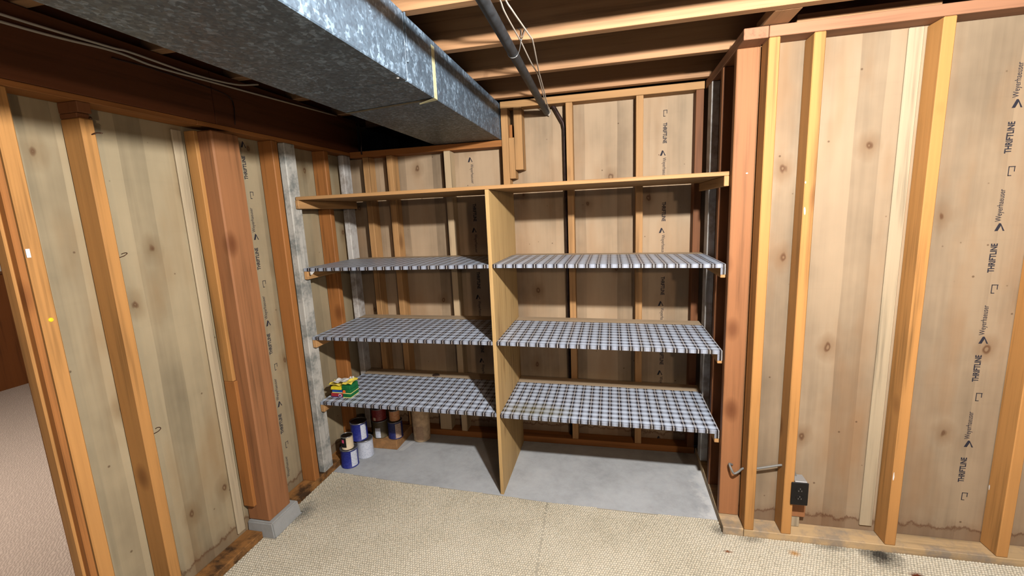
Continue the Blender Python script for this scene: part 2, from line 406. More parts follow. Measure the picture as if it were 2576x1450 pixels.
# girder: two lengths butted above the post
box('girder', -1.795, -1.700, -2.2, 1.696, 1.976, 2.197, wood('beam', 'y'), ceiling)
box('girder', -1.795, -1.702, 1.700, 2.838, 1.976, 2.197, wood('beam', 'y'), ceiling)

for ya, yb_ in zip(JY[4:], JY[5:]):
    box('rim_board', -1.79, -1.75, ya+0.043, yb_-0.002, 2.2, 2.436, wood('beam', 'y'), ceiling)
# ---- left wall
wl = empty('wall_left', (-1.789, 1.9, 0), kind='structure')
box('plywood_panel', -1.801, -1.789, 0.95, 1.598, 0.0, 1.97, M['ply_left'], wl, 0)
box('plywood_panel', -1.801, -1.789, 1.60, 2.84, 0.0, 1.97, M['ply_left'], wl, 0)
box('plywood_panel', -1.801, -1.789, -2.2, 0.05, 0.0, 1.97, M['ply_left'], wl, 0)
box('plywood_panel', -1.801, -1.789, 2.842, 4.3, 0.0, 2.43, M['ply_left'], wl, 0)  # added beyond the girder to close the void against stray light
for a, b in ((0.93, 1.60), (1.60, 2.84), (-2.2, 0.93)):
    box('top_plate', -1.787, -1.7005, a+0.001, b-0.001, 1.9555, 1.975, wood('orange', 'y'), wl)
box('bottom_plate', -1.787, -1.697, 0.951, 1.604, H0, 0.028, M['plate_mould'], wl)
box('bottom_plate', -1.787, -1.700, 1.806, 2.80, H0, 0.030, M['plate_mould'], wl)
def lstud(y0, y1, tone, x0=-1.787, x1=-1.70, z0=0.029, z1=1.955, mat=None):
    return box('stud', x0, x1, y0, y1, z0, z1, mat or wood(tone, 'z'), wl, 0.004)
s0 = lstud(0.9515, 0.994, 'amber')
s1 = lstud(1.165, 1.206, 'amber', z1=1.903)
box('shim', -1.787, -1.712, 1.166, 1.205, 1.9035, 1.9195, wood('brown', 'z'), wl)  # notched top of the stud; its darker brown also paints in shadow
box('shim', -1.787, -1.701, 1.165, 1.206, 1.920, 1.955, wood('brown', 'z'), wl)
s3 = lstud(2.015, 2.056, 'orange')
s4 = lstud(2.103, 2.187, '', -1.741, -1.700, mat=M['weathered'])
s5 = lstud(2.440, 2.481, 'orange')
s6 = lstud(2.668, 2.752, '', -1.762, -1.722, mat=M['whitewash'])
lstud(0.01, 0.05, 'amber'); lstud(-0.40, -0.36, 'amber'); lstud(-0.9, -0.86, 'amber')
box('batten', -1.787, -1.777, 1.546, 1.590, 0.045, 1.937, wood('cream', 'z'), wl, 0.005)
# small marks of use on the left studs
def bent_nail(parent, p, q, r=0.0022):
    return put('nail', tube_bm(spline([p, [(p[i]+q[i])/2 + (0, 0, 0.004)[i] for i in range(3)], q], 4), r, 6), M['nail'], parent, True)
bent_nail(s1, (-1.704, 1.190, 1.850), (-1.672, 1.205, 1.856))
bent_nail(s1, (-1.704, 1.196, 1.905), (-1.690, 1.194, 1.903))
def ring_hook(parent, c, r=0.012):
    pts = [(c[0], c[1]-r, c[2])] + [(c[0]+r*1.0*math.sin(a), c[1]-r*math.cos(a)*0.6+0.004, c[2]+r*math.sin(a*0.5)*1.2) for a in [i*math.pi/6 for i in range(1, 10)]]
    return put('wire_hook', tube_bm(pts, 0.0016, 6), M['nail'], parent, True)
ring_hook(s1, (-1.698, 1.214, 1.436)); ring_hook(s1, (-1.698, 1.214, 0.764))
put('thumbtack', lathe_bm([(0, 0.003), (0.006, 0.002), (0.007, 0), (0, 0)], 0, 0, 12), plain('yellow_tack', (230, 206, 40), 0.4), s0)
tk = [o for o in s0.children if o.name.startswith('thumbtack')][0]; tk.rotation_euler = (0, math.pi/2, 0); tk.location = Vector((-1.6985, 0.975, 1.266)) - WPOS[s0]
box('tape_scrap', -1.7, -1.699, 0.952, 0.962, 1.462, 1.488, M['white'], s0, 0)

# ---- doorway at the left
door = empty('door_1', (-1.73, 0.93, 0), kind='structure')
box('jamb', -1.772, -1.694, 0.926, 0.9440, H0, 1.937, wood('orange', 'z'), door, 0.003)
box('gap_shade_strip', -1.787, -1.712, 0.9445, 0.9510, H0, 1.95, M['dark'], door, 0)  # dark strip added in the empty gap, stands in for its shade
box('door_stop', -1.752, -1.714, 0.917, 0.926, H0, 1.90, wood('amber', 'z'), door, 0.003)
box('jamb', -1.772, -1.694, 0.052, 0.070, H0, 1.937, wood('orange', 'z'), door, 0.003)
box('head_jamb', -1.772, -1.694, 0.072, 0.928, 1.905, 1.936, wood('orange', 'y'), door, 0.003)

# ---- back wall of the alcove
wb = empty('wall_back', (-0.6, 2.803, 0), kind='structure')
YB = 2.714; YP = 2.803
box('plywood_panel', -1.787, -0.64, YP, YP+0.012, 0.0, 1.974, M['ply_back'], wb, 0)
box('plywood_panel', -0.638, 0.592, YP, YP+0.012, 0.0, 2.196, M['ply_back'], wb, 0)
box('top_plate', -1.698, -0.656, YB, YP-0.001, 1.938, 1.976, wood('orange', 'x'), wb)
box('top_plate', -0.655, 0.500, YB-0.001, YP-0.001, 2.156, 2.196, wood('honey', 'x'), wb)
box('bottom_plate', -1.698, 0.500, YB, YP-0.001, H0, 0.030, wood('orange', 'x'), wb)
def bstud(x0, x1, tone, z1=1.937, z0=0.031):
    return box('stud', x0, x1, YB+0.001, YP-0.001, z0, z1, wood(tone, 'z'), wb)
bstud(-1.610, -1.569, 'honey'); bstud(-1.437, -1.396, 'honey'); bstud(-1.037, -0.996, 'pale')
bstud(-0.654, -0.612, 'honey', 2.155)
bstud(-0.2605, -0.2215, 'honey', 2.155); bstud(0.139, 0.179, 'honey', 2.155); bstud(0.457, 0.498, 'brown', 2.155)  # brown of the corner stud paints in shade from the side wall
box('cripple_stud', -0.6105, -0.5745, YB-0.002, YP-0.002, 1.741, 1.984, wood('honey', 'z'), wb)
box('cripple_stud', -0.5735, -0.5235, YB-0.006, YP-0.002, 1.791, 2.155, wood('honey', 'z'), wb)
box('filler_block', -0.6105, -0.592, YB+0.03, YP-0.01, 1.985, 2.065, wood('orange', 'z'), wb)

# ---- right side wall of the alcove
wa = empty('wall_alcove', (0.55, 2.4, 0), kind='structure')
box('plywood_panel', 0.594, 0.606, 2.104, 2.815, 0.0, 2.19, M['ply_alcove'], wa, 0)
box('top_plate', 0.505, 0.5935, 2.0, 2.712, 2.155, 2.197, wood('rose', 'y'), wa)
box('bottom_plate', 0.505, 0.5935, 2.0, 2.712, H0, 0.032, M['plate_dirty'], wa)
post_r = box('stud', 0.506, 0.5925, 2.093, 2.134, 0.033, 2.154, wood('red', 'z'), wa, 0.003)
box('stud', 0.506, 0.546, 2.560, 2.648, 0.033, 2.154, M['whitewash'], wa, 0.003)
box('stud', 0.506, 0.5925, 2.33, 2.37, 0.033, 2.154, wood('brown', 'z'), wa, 0.003)

# ---- right wall
wr = empty('wall_right', (1.5, 2.09, 0), kind='structure')
YR = 2.089
box('plywood_panel', 0.606, 1.178, YR, YR+0.012, 0.0, 2.19, M['ply_right'], wr, 0)
box('plywood_panel', 1.180, 2.40, YR, YR+0.012, 0.0, 2.19, M['ply_right'], wr, 0)
box('plywood_panel', 2.402, 3.40, YR, YR+0.012, 0.0, 2.19, M['ply_right'], wr, 0)
box('top_plate', 0.5955, 3.4, 2.0, YR-0.001, 2.156, 2.197, wood('rose', 'x'), wr)
box('top_plate', 0.70, 1.17, 2.035, YR-0.001, 2.198, 2.236, wood('joist', 'x'), wr)
box('bottom_plate', 0.5955, 3.4, 2.0, YR-0.001, H0, 0.028, M['plate_dirty'], wr)
for x0, tone in ((0.5955, 'amber'), (0.7505, 'amber'), (1.1595, 'amber'), (1.559, 'amber'), (1.965, 'amber'), (2.37, 'amber'), (2.78, 'amber'), (3.18, 'amber')):
    box('stud', x0, x0+0.040, 2.0, YR-0.001, 0.029, 2.155, wood(tone, 'z'), wr, 0.003)
box('batten', 1.098, 1.148, YR-0.010, YR-0.0005, 0.055, 2.155, wood('cream', 'z'), wr, 0.005)
box('blocking', 0.792, 0.865, YR-0.035, YR-0.001, 0.085, 0.170, wood('red', 'z'), wr)
box('blocking', 0.792, 0.845, YR-0.03, YR-0.001, 0.030, 0.082, wood('cream', 'z'), wr)
def paint_mark(parent, c, w_, h_, ax='y'):
    bm = bmesh.new(); vs = []
    for i in range(9):
        a = 2*math.pi*i/9; q = random.uniform(0.6, 1.1)
        du, dz = w_*q*math.cos(a), h_*q*math.sin(a)
        vs.append(bm.verts.new((c[0]+du, c[1], c[2]+dz) if ax == 'y' else (c[0], c[1]+du, c[2]+dz)))
    bm.faces.new(vs); return put('paint_mark', bm, M['white'], parent)
paint_mark(post_r, (0.563, 2.0924, 1.655), 0.006, 0.0035)
ws = [o for o in wr.children if o.name.startswith('stud')]
paint_mark(ws[1], (0.757, 1.9994, 1.49), 0.004, 0.020); paint_mark(ws[1], (0.753, 1.9994, 1.60), 0.003, 0.006)
paint_mark(ws[2], (1.163, 1.9994, 0.355), 0.003, 0.026); paint_mark(ws[3], (1.5584, 2.080, 0.296), 0.004, 0.014, 'x')
# plywood print
def print_run(parent, org, along, across, zs, flip, dv):
    """one column of mill marks: zs lists (kind, position along z)"""
    for kind, z in zs:
        p = Vector((org[0], org[1], z))
        if kind == 'T': text_part('THRIFTLINE', 0.115, p, along, across, parent, 0.021, 0.03)
        elif kind == 'W': text_part('Weyerhaeuser', 0.124, p, along, across, parent, 0.019, 0.006)
        elif kind == 'A':
            up_ = Vector((0, 0, 1)); side = dv
            poly_part([[(-0.017, -0.014), (-0.006, -0.014), (0.003, 0.008), (0.001, 0.016), (-0.005, 0.016)], [(0.001, 0.016), (0.003, 0.004), (0.010, -0.014), (0.016, -0.014)]], p, side, up_, parent, 'printed_tree_mark')
        elif kind == 'B':
            poly_part([[(0, 0), (0.012, 0), (0.012, 0.003), (0, 0.003)], [(0, 0), (0.003, 0), (0.003, 0.036), (0, 0.036)], [(0, 0.033), (0.022, 0.033), (0.022, 0.036), (0, 0.036)], [(0.018, 0.016), (0.021, 0.016), (0.021, 0.034), (0.018, 0.034)]], p, dv, Vector((0, 0, 1)), parent, 'printed_grade_mark')
per = 0.456
zs = []
for k in range(4):
    o_ = -per*k
    zs += [('T', 1.6724+o_), ('A', 1.850+o_), ('W', 1.872+o_), ('B', 1.588+o_)]
zs.append(('B', 2.03))
print_run(wr, (1.472, YR-0.0006), (0, 0, 1), (-1, 0, 0), zs, False, Vector((1, 0, 0)))
zb = []
for k in range(5):
    o_ = -0.4525*k
    zb += [('T', 2.0105+o_), ('A', 1.84+o_), ('W', 1.815+o_)]
zb.append(('B', 2.045))
print_run(wb, (0.296, YP-0.0006), (0, 0, -1), (1, 0, 0), zb, True, Vector((1, 0, 0)))
zb2 = []
for k in range(4):
    o_ = -0.4525*k
    zb2 += [('A', 1.882+o_), ('W', 1.856+o_), ('T', 1.603+o_)]
print_run(wb, (-0.890, YP-0.0006), (0, 0, -1), (1, 0, 0), zb2, True, Vector((1, 0, 0)))
zl = []
for k in range(4):
    o_ = -0.4585*k
    zl += [('T', 1.7553+o_), ('A', 1.925+o_), ('W', 1.950-0.4585+o_), ('B', 1.66+o_)]
print_run(wl, (-1.7884, 1.925), (0, 0, 1), (0, -1, 0), zl, False, Vector((0, 1, 0)))

# ---- enclosure added behind the duct opening to keep stray light out
wf = box('wall_enclosure', -1.79, 3.4, 4.29, 4.30, H0, 2.43, M['ply_alcove'], None, 0, kind='structure')

# ---- next room seen through the doorway
floor2 = box('floor_2', -6.2, -1.835, -2.2, 6.2, -0.10, -0.008, M['concrete'], None, 0, kind='structure')
wn = empty('wall_next_room', (-5.95, 2, 0), kind='structure')
box('wainscot', -6.0, -5.95, -2.2, 6.2, -0.008, 1.15, M['panel_brown'], wn, 0)
box('wainscot_cap', -6.0, -5.935, -2.2, 6.2, 1.151, 1.18, wood('brown', 'y'), wn)
box('plaster', -6.0, -5.955, -2.2, 6.2, 1.181, 2.43, M['panel_white'], wn, 0)
box('ceiling_2', -6.2, -1.835, -2.2, 6.2, 2.437, 2.46, M['panel_white'], None, 0, kind='structure')
box('wall_next_room_end', -6.2, -1.835, 6.15, 6.2, 0.0, 2.43, M['panel_brown'], None, 0, kind='structure')
box('carpet', -5.95, -1.835, -2.2, 6.15, -0.0075, 0.0, M['carpet_pink'], None, 0, label='pinkish beige ribbed carpet in the next room beyond the doorway', cat='carpet')

# ================================================================== POST AND PAD
pad_bm = bmesh.new()
for (x0, x1, y0, y1, z) in ((-1.786, -1.630, 1.606, 1.802, H0), (-1.786, -1.640, 1.610, 1.796, 0.071)):
    [pad_bm.verts.new(p) for p in ((x0, y0, z), (x1, y0, z), (x1, y1, z), (x0, y1, z))]
pad_bm.verts.ensure_lookup_table(); V = pad_bm.verts
for f in ((3, 2, 1, 0), (4, 5, 6, 7), (0, 1, 5, 4), (1, 2, 6, 5), (2, 3, 7, 6), (3, 0, 4, 7)): pad_bm.faces.new([V[i] for i in f])
bmesh.ops.bevel(pad_bm, geom=pad_bm.edges[:], offset=0.006, segments=2, affect='EDGES')
put('concrete_pad', pad_bm, M['pad'], None, label='rough grey concrete pad under the thick wooden post', cat='pad')
post = empty('wooden_post', (-1.72, 1.69, 0.072), label='thick reddish wooden post standing on a concrete pad against the left wall', cat='post')
box('post_timber', -1.786, -1.660, 1.622, 1.768, 0.072, 1.937, wood('red', 'z'), post, 0.006)
box('nailer', -1.782, -1.729, 1.603, 1.6215, 0.811, 1.936, wood('amber', 'z'), post, 0.002)
box('nailer', -1.782, -1.722, 1.603, 1.6215, 0.160, 0.810, wood('orange', 'z'), post, 0.002)

# ================================================================== SHELVING
sh = empty('shelving_unit', (-0.6, 2.42, H0), label='built-in plywood shelving across the alcove with plaid shelf liner and a centre divider', cat='shelves')
YF = 2.130; YBK = 2.708
def slab(name, x0, x1, y0, y1, zl, zr, th, mat, parent, bev=0.0015):
    b = box_bm(x0, x1, y0, y1, 0, th, bev)
    for v in b.verts: v.co.z += zl + (zr-zl)*(v.co.x-x0)/(x1-x0)
    return put(name, b, mat, parent)
XL, XD0, XD1, XR = -1.697, -0.611, -0.592, 0.503
box('divider', XD0, XD1, YF, YBK, H0, 1.6515, M['divider'], sh, 0.001)
slab('shelf', -1.690, XR, YF, YBK, 1.652, 1.652, 0.018, M['shelf'], sh)
levels = [((1.257, 1.259), (1.260, 1.244)), ((0.856, 0.851), (0.851, 0.835)), ((0.457, 0.448), (0.445, 0.432))]
for (l0, l1), (q0, q1) in levels:
    for x0, x1, a, b in ((-1.693, XD0-0.001, l0, l1), (XD1+0.001, XR, q0, q1)):
        s_ = slab('shelf', x0, x1, YF+0.001, YBK, a, b, 0.0165, M['shelf_bare'], sh)
        # liner: sheet over the top, folded down over the front edge
        bm = bmesh.new(); n = 24; prof = [(2.598, 0.0185), (YF+0.003, 0.0185), (YF, 0.0165), (YF-0.0005, 0.0005), (YF+0.004, -0.0008)]
        rows = []
        for k in range(n+1):
            t_ = k/n; x = x0 + (x1-x0)*t_; zb_ = a + (b-a)*t_; row = []
            for j, (yy, dz) in enumerate(prof):
                wob = (random.uniform(-1, 1)*0.0022 if j == 0 else random.uniform(-1, 1)*0.0004 if j >= 3 else 0)
                row.append(bm.verts.new((x, yy+wob, zb_+dz)))
            rows.append(row)
        for A, B in zip(rows, rows[1:]):
            for j in range(len(prof)-1): bm.faces.new((A[j], A[j+1], B[j+1], B[j]))
        put('shelf_liner', bm, M['plaid'], s_)
b = lathe_bm([(0, 0.4757), (0.024, 0.4757), (0.026, 0.470)], 0, 0, 20)
for v in b.verts: v.co.x = -1.165 + v.co.x; v.co.y = 2.632 + v.co.y*0.8
put('dark_knot', b, plain('dark_knot_wood', (58, 42, 34), 0.7, noise=0.3), sh)
def cleat(x0, x1, z1, h):
    return box('cleat', x0, x1, YF+0.001, YBK, z1-h, z1-0.0005, wood('honey', 'y'), sh)
cleat(-1.696, -1.676, 1.652, 0.047); cleat(0.483, 0.5035, 1.652, 0.045)
for (l0, l1), (q0, q1) in levels:
    cleat(-1.696, -1.672, l0, 0.046); c_ = cleat(0.4825, 0.5035, q1, 0.045)
    h = 0.030 if q1 > 0.6 else 0.022
    box('liner_flap', 0.482, 0.504, YF-0.001, YF+0.0005, q1-h, q1, M['plaid'], c_, 0)
b = bmesh.new(); [b.verts.new(p) for p in ((-1.655, 2.129, 1.256), (-1.625, 2.129, 1.256), (-1.640, 2.128, 1.240), (-1.652, 2.128, 1.238))]
b.faces.new(b.verts[:]); put('liner_scrap', b, M['white'], sh)

# ================================================================== CARPET
edge = [(-1.694, 2.170), (-1.2, 2.135), (-0.605, 2.108), (-0.344, 2.091), (0.1, 2.088), (0.503, 2.092)]
def edge_y(x):
    if x >= 0.504: return 1.997
    for (xa, ya), (xb, yb) in zip(edge, edge[1:]):
        if xa <= x <= xb: return ya + (yb-ya)*(x-xa)/(xb-xa)
    return 2.17
bm = bmesh.new()
outline = [(-1.694, -2.2), (3.4, -2.2), (3.4, 1.996), (0.503, 1.996)] + edge[::-1]
outline = [p for i, p in enumerate(outline)]
# notch round the pad
outline += [(-1.694, 1.81), (-1.628, 1.81), (-1.628, 1.604), (-1.694, 1.604)]
top = [bm.verts.new((x, y, -0.004)) for x, y in outline]; bot = [bm.verts.new((x, y, H0)) for x, y in outline]
bm.faces.new(top); bm.faces.new(bot[::-1])
for i in range(len(top)): bm.faces.new((top[i], bot[i], bot[(i+1) % len(top)], top[(i+1) % len(top)]))
bmesh.ops.recalc_face_normals(bm, faces=bm.faces)
carpet = put('carpet', bm, M['carpet_base'], None, origin=(0, 0, 0), label='cream loop-pile carpet with rust and mould spots in front of the shelves', cat='carpet')
pts = []
rng = np.random.default_rng(5)
pitch_x, pitch_y = 0.0112, 0.0118
for j in range(int(1.35/pitch_y)):
    y = 0.86 + j*pitch_y; xs = np.arange(-1.69 + (j % 2)*pitch_x/2, 3.0, pitch_x)
    for x in xs:
        if y > edge_y(x) - 0.002: continue
        if x < -1.625 and 1.60 < y < 1.815: continue
        sx = -0.3445 + (2.0913-y)*0.041
        if abs(x-sx) < 0.0042: continue
        pts.append((x, y))
pts = np.array(pts); N = len(pts)
pts += rng.normal(0, 0.0007, pts.shape)
K = 6; ang = np.arange(K)*2*np.pi/K
tmpl = np.concatenate([np.stack([np.cos(ang)*1.0, np.sin(ang)*1.0, np.zeros(K)], 1), np.stack([np.cos(ang)*0.72, np.sin(ang)*0.72, np.full(K, 0.7)], 1), [[0, 0, 1.0]]])
rx = rng.uniform(0.0052, 0.0064, N); ry = rng.uniform(0.0046, 0.0058, N); hz = rng.uniform(0.0045, 0.0062, N); th = rng.normal(0.5, 0.35, N)
lx = tmpl[None, :, 0]*rx[:, None]; ly = tmpl[None, :, 1]*ry[:, None]
X = lx*np.cos(th)[:, None] - ly*np.sin(th)[:, None] + pts[:, :1] + tmpl[None, :, 2]*0.0012
Y = lx*np.sin(th)[:, None] + ly*np.cos(th)[:, None] + pts[:, 1:]
Z = -0.0052 + tmpl[None, :, 2]*hz[:, None]
co = np.stack([X, Y, Z], 2).reshape(-1, 3)
ft = []
for k in range(K):
    k2 = (k+1) % K
    ft += [(k, k2, K+k2), (k, K+k2, K+k), (K+k, K+k2, 2*K)]
ft = np.array(ft); nv = 2*K+1
faces = (ft[None] + (np.arange(N)*nv)[:, None, None]).reshape(-1)
me = bpy.data.meshes.new('carpet_pile'); me.vertices.add(len(co)); me.vertices.foreach_set('co', co.astype(np.float32).ravel())
nf = len(faces)//3; me.loops.add(nf*3); me.polygons.add(nf)
me.loops.foreach_set('vertex_index', faces.astype(np.int32)); me.polygons.foreach_set('loop_start', np.arange(0, nf*3, 3, dtype=np.int32))
me.polygons.foreach_set('use_smooth', np.ones(nf, dtype=bool))
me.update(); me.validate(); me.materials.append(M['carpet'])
pile = bpy.data.objects.new('carpet_pile', me); COL.objects.link(pile); pile.parent = carpet; pile['kind'] = 'stuff'

# ================================================================== DUCT, PIPES, CABLES
duct = empty('air_duct', (-0.87, 1.5, 1.976), label='galvanized steel air duct under the joists, running back to the alcove', cat='duct')
DX0, DX1, DZ0, DZ1 = -1.097, -0.657, 1.978, 2.192
box('duct_section', DX0, DX1, -2.0, 1.437, DZ0, DZ1, M['galv'], duct, 0.003)
box('duct_section', DX0+0.002, DX1-0.003, 1.443, 3.9, DZ0+0.001, DZ1, M['galv'], duct, 0.003)
box('slip_seam', DX0+0.004, DX1-0.007, 1.436, 1.444, DZ0+0.004, DZ1-0.004, M['dark'], duct, 0)
box('slip_seam', DX1-0.002, DX1+0.004, 1.4445, 1.452, DZ0+0.06, DZ1, M['galv'], duct, 0.001)
# folded tape at the lower joint: a strip up the side, a strip across the bottom, one loose end
box('tape_strip', DX1-0.0035, DX1-0.0015, 1.672, 1.700, DZ0, 2.17, M['tape'], duct, 0.0005)
b = bmesh.new(); P4 = [(DX1-0.002, 1.668, DZ0-0.0005), (DX1-0.002, 1.690, DZ0-0.0005), (DX0+0.003, 1.768, DZ0-0.0005), (DX0+0.003, 1.748, DZ0-0.0005)]
b.faces.new([b.verts.new(p) for p in P4]); put('tape_strip', b, plain('aged_tape', (112, 104, 84), 0.6), duct)
b = bmesh.new(); P4 = [(DX1-0.001, 1.664, DZ0-0.001), (DX1+0.001, 1.700, DZ0-0.001), (DX1-0.075, 1.694, DZ0-0.012), (DX1-0.070, 1.682, DZ0-0.010)]
b.faces.new([b.verts.new(p) for p in P4]); put('tape_end', b, M['tape'], duct)
put('screw', lathe_bm([(0, -0.004), (0.004, -0.003), (0.006, 0), (0, 0)], -0.672, 1.395, 10), M['boxmetal'], duct)
WPOS_last = [o for o in duct.children if o.name.startswith('screw')][0]; WPOS_last.location = Vector((-0.672, 1.395, DZ0-0.002)) - WPOS[duct]

pipe = empty('iron_pipe', (-0.34, 1.9, 2.09), label='black iron pipe hanging below the joists beside the duct, ending at the alcove wall', cat='pipe')
def px(y): return -0.352 - 0.0195*(y-1.31)
ppts = [(px(-1.9), -1.9, 2.130), (px(1.0), 1.0, 2.130), (px(2.0), 2.0, 2.127), (px(2.76), 2.76, 2.124), (px(2.785), 2.785, 2.122), (px(2.80), 2.80, 2.120)]
put('pipe_run', tube_bm(ppts, [0.0185, 0.0185, 0.0185, 0.0185, 0.016, 0.010], 20), M['iron'], pipe, True)
hx = px(1.74)
hp = [(hx+0.006, 1.829, 2.245), (hx+0.020, 1.822, 2.225), (hx+0.0215, 1.78, 2.16), (hx+0.019, 1.742, 2.120), (hx+0.006, 1.738, 2.1085), (hx-0.010, 1.738, 2.111), (hx-0.020, 1.742, 2.126), (hx-0.0205, 1.755, 2.145)]
put('wire_hanger', tube_bm(spline(hp, 5), 0.0017, 6), M['wire'], pipe, True)
put('hanger_hook', tube_bm(spline([(hx+0.044, 1.829, 2.240), (hx+0.036, 1.822, 2.236), (hx+0.032, 1.81, 2.215), (hx+0.024, 1.795, 2.185)], 5), 0.0016, 6), M['wire'], pipe, True)
cp_ = [(-0.350, 2.772, 2.154), (-0.335, 2.772, 2.150), (-0.300, 2.772, 2.085), (-0.283, 2.772, 2.055), (-0.276, 2.772, 2.02), (-0.275, 2.772, 1.6), (-0.275, 2.772, 0.035)]
put('conduit', tube_bm(cp_, 0.0105, 12), M['conduit'], None, True, label='thin dark steel conduit bending down beside a stud in the alcove wall', cat='conduit')
def cable(pts, r, mat, label, name='cable', group=None):
    return put(name, tube_bm(spline(pts, 8), r, 8), mat, None, True, label=label, cat='cable', group=group)
cable([(-0.330, 1.05, 2.196), (-0.338, 1.44, 2.194), (-0.343, 1.55, 2.190), (-0.344, 1.80, 2.194), (-0.3445, 1.85, 2.1935), (-0.345, 2.05, 2.186), (-0.347, 2.23, 2.193), (-0.350, 2.28, 2.192), (-0.362, 2.50, 2.172), (-0.372, 2.70, 2.140), (-0.365, 2.772, 2.126), (-0.372, 2.778, 2.106)], 0.0030, M['cable'], 'left one of two pale thin cables hanging along the black pipe', group='cables along the pipe')
cable([(-0.312, 1.05, 2.196), (-0.322, 1.44, 2.194), (-0.316, 1.55, 2.190), (-0.300, 1.79, 2.194), (-0.299, 1.84, 2.1935), (-0.318, 2.05, 2.186), (-0.338, 2.24, 2.193), (-0.341, 2.29, 2.192), (-0.353, 2.50, 2.174), (-0.363, 2.70, 2.144), (-0.357, 2.774, 2.128), (-0.368, 2.783, 2.103)], 0.0030, M['cable'], 'right one of two pale thin cables hanging along the black pipe, the kinked one', group='cables along the pipe')
cable([(-1.688, 0.2, 2.158), (-1.688, 0.95, 2.150), (-1.686, 1.28, 2.156), (-1.684, 1.36, 2.160), (-1.684, 1.60, 2.154), (-1.68, 1.81, 2.168), (-1.66, 1.93, 2.196)], 0.0042, M['cable'], 'upper pale cable running along the top of the left girder under the duct')
cable([(-1.694, 0.2, 2.128), (-1.694, 1.0, 2.131), (-1.692, 1.30, 2.148), (-1.692, 1.45, 2.140), (-1.692, 1.72, 2.150), (-1.692, 2.1, 2.165), (-1.692, 2.6, 2.185)], 0.0042, M['cable'], 'lower pale cable sagging along the face of the left girder')
cable([(-1.6965, 1.30, 2.125), (-1.6965, 1.45, 2.130), (-1.6965, 1.70, 2.122), (-1.6965, 1.785, 2.108), (-1.6965, 1.803, 2.068), (-1.6965, 1.795, 1.990)], 0.0022, M['conduit'], 'thin brown wire curving down the girder just above the wooden post')
cable([(-1.64, 2.72, 2.197), (-1.612, 2.702, 2.175), (-1.596, 2.700, 2.10), (-1.592, 2.700, 2.05), (-1.600, 2.700, 1.985), (-1.604, 2.706, 1.955)], 0.005, M['conduit'], 'brown cable hanging down in the far left corner above the top plate')

# wiring on the right-hand wall
cable([(0.556, 2.092, 0.300), (0.540, 2.075, 0.312), (0.545, 2.056, 0.296), (0.556, 2.052, 0.279), (0.575, 2.055, 0.288), (0.592, 2.056, 0.305), (0.62, 2.052, 0.312), (0.65, 2.046, 0.318), (0.70, 2.043, 0.333), (0.745, 2.043, 0.345), (0.775, 2.043, 0.345), (0.797, 2.043, 0.328), (0.808, 2.043, 0.302), (0.812, 2.043, 0.286)], 0.0052, M['cable_grey'], 'grey electrical cable looping from the corner stud to the black outlet')
outlet = empty('outlet', (0.81, 2.0, 0.245), label='black duplex electrical outlet on a metal box beside a stud near the floor', cat='outlet')
box('metal_box', 0.7915, 0.841, 1.996, 2.055, 0.196, 0.300, M['boxmetal'], outlet, 0.002)
plate = box('cover_plate', 0.7765, 0.8445, 1.9895, 1.9955, 0.188, 0.297, M['black'], outlet, 0.002)
for zc in (0.262, 0.224):
    b = lathe_bm([(0, 0.0015), (0.0155, 0.0015), (0.0165, 0), (0, 0)], 0, 0, 20)
    for v in b.verts: v.co = Vector((0.8105 + v.co.x, 1.9893 - v.co.z, zc + v.co.y*0.85))
    f = put('socket_face', b, M['black'], plate)
    bm = bmesh.new()
    for dx, dz in ((-0.006, -0.003), (0.006, -0.003), (0, 0.007)): box_bm(0.8105+dx-0.0016, 0.8105+dx+0.0016, 1.9868, 1.988, zc+dz-0.003, zc+dz+0.003, 0, bm)
    put('socket_slots', bm, M['slot'], outlet)

# ================================================================== CANS, BOXES UNDER THE SHELF
steel = plain('can_steel', (150, 150, 150), 0.35, 0.7, noise=0.15)
def can(loc, r, h, body, lidmat, label, name='paint_can', labels=(), group='paint cans under the lowest shelf', rim=True):
    x, y, z = loc; o = empty(name, loc, label=label, cat='can', group=group)
    bz = [(0, z), (r*0.96, z), (r, z+0.002), (r, z+0.005), (r*0.975, z+0.007), (r*0.975, z+h-0.007), (r, z+h-0.005), (r, z+h-0.001), (r*0.95, z+h), (r*0.93, z+h-0.004)]
    put('can_body', lathe_bm(bz, x, y, 40), body, o, True)
    put('rim', lathe_bm([(r*1.004, z+h-0.0055), (r*1.012, z+h-0.003), (r*1.0, z+h-0.0005), (r*0.93, z+h), (r*0.925, z+h-0.004)], x, y, 40), steel, o, True)
    put('lid', lathe_bm([(r*0.925, z+h-0.0045), (r*0.86, z+h-0.0015), (r*0.80, z+h-0.003), (r*0.5, z+h-0.0032), (0, z+h-0.0032)], x, y, 40), lidmat, o, True)
    for (a0, a1, f0, f1, m_) in labels:
        pr = [(r*0.978+0.0006, z+h*f0), (r*0.978+0.0006, z+h*f1)]
        put('label', lathe_bm(pr, x, y, 20, math.radians(a0), math.radians(a1)), m_, o, True)
    return o
blue = print_label('blue_can_print', (26, 38, 128), (70, 84, 170), 0.45); darkblue = print_label('navy_can_print', (22, 30, 92), (50, 60, 130), 0.4)
wl_ = print_label('white_label_print', (206, 214, 228), (140, 150, 175), 0.6); tan = print_label('tan_label_print', (186, 160, 138), (110, 84, 70), 0.7)
olive = print_label('olive_can_print', (88, 76, 50), (48, 44, 30), 0.5); redm = print_label('dark_red_can_print', (120, 30, 28), (180, 96, 84), 0.45)
cream = print_label('cream_can_print', (222, 204, 172), (190, 168, 130), 0.3); tanb = print_label('peach_can_print', (214, 160, 106), (190, 70, 30), 0.7)
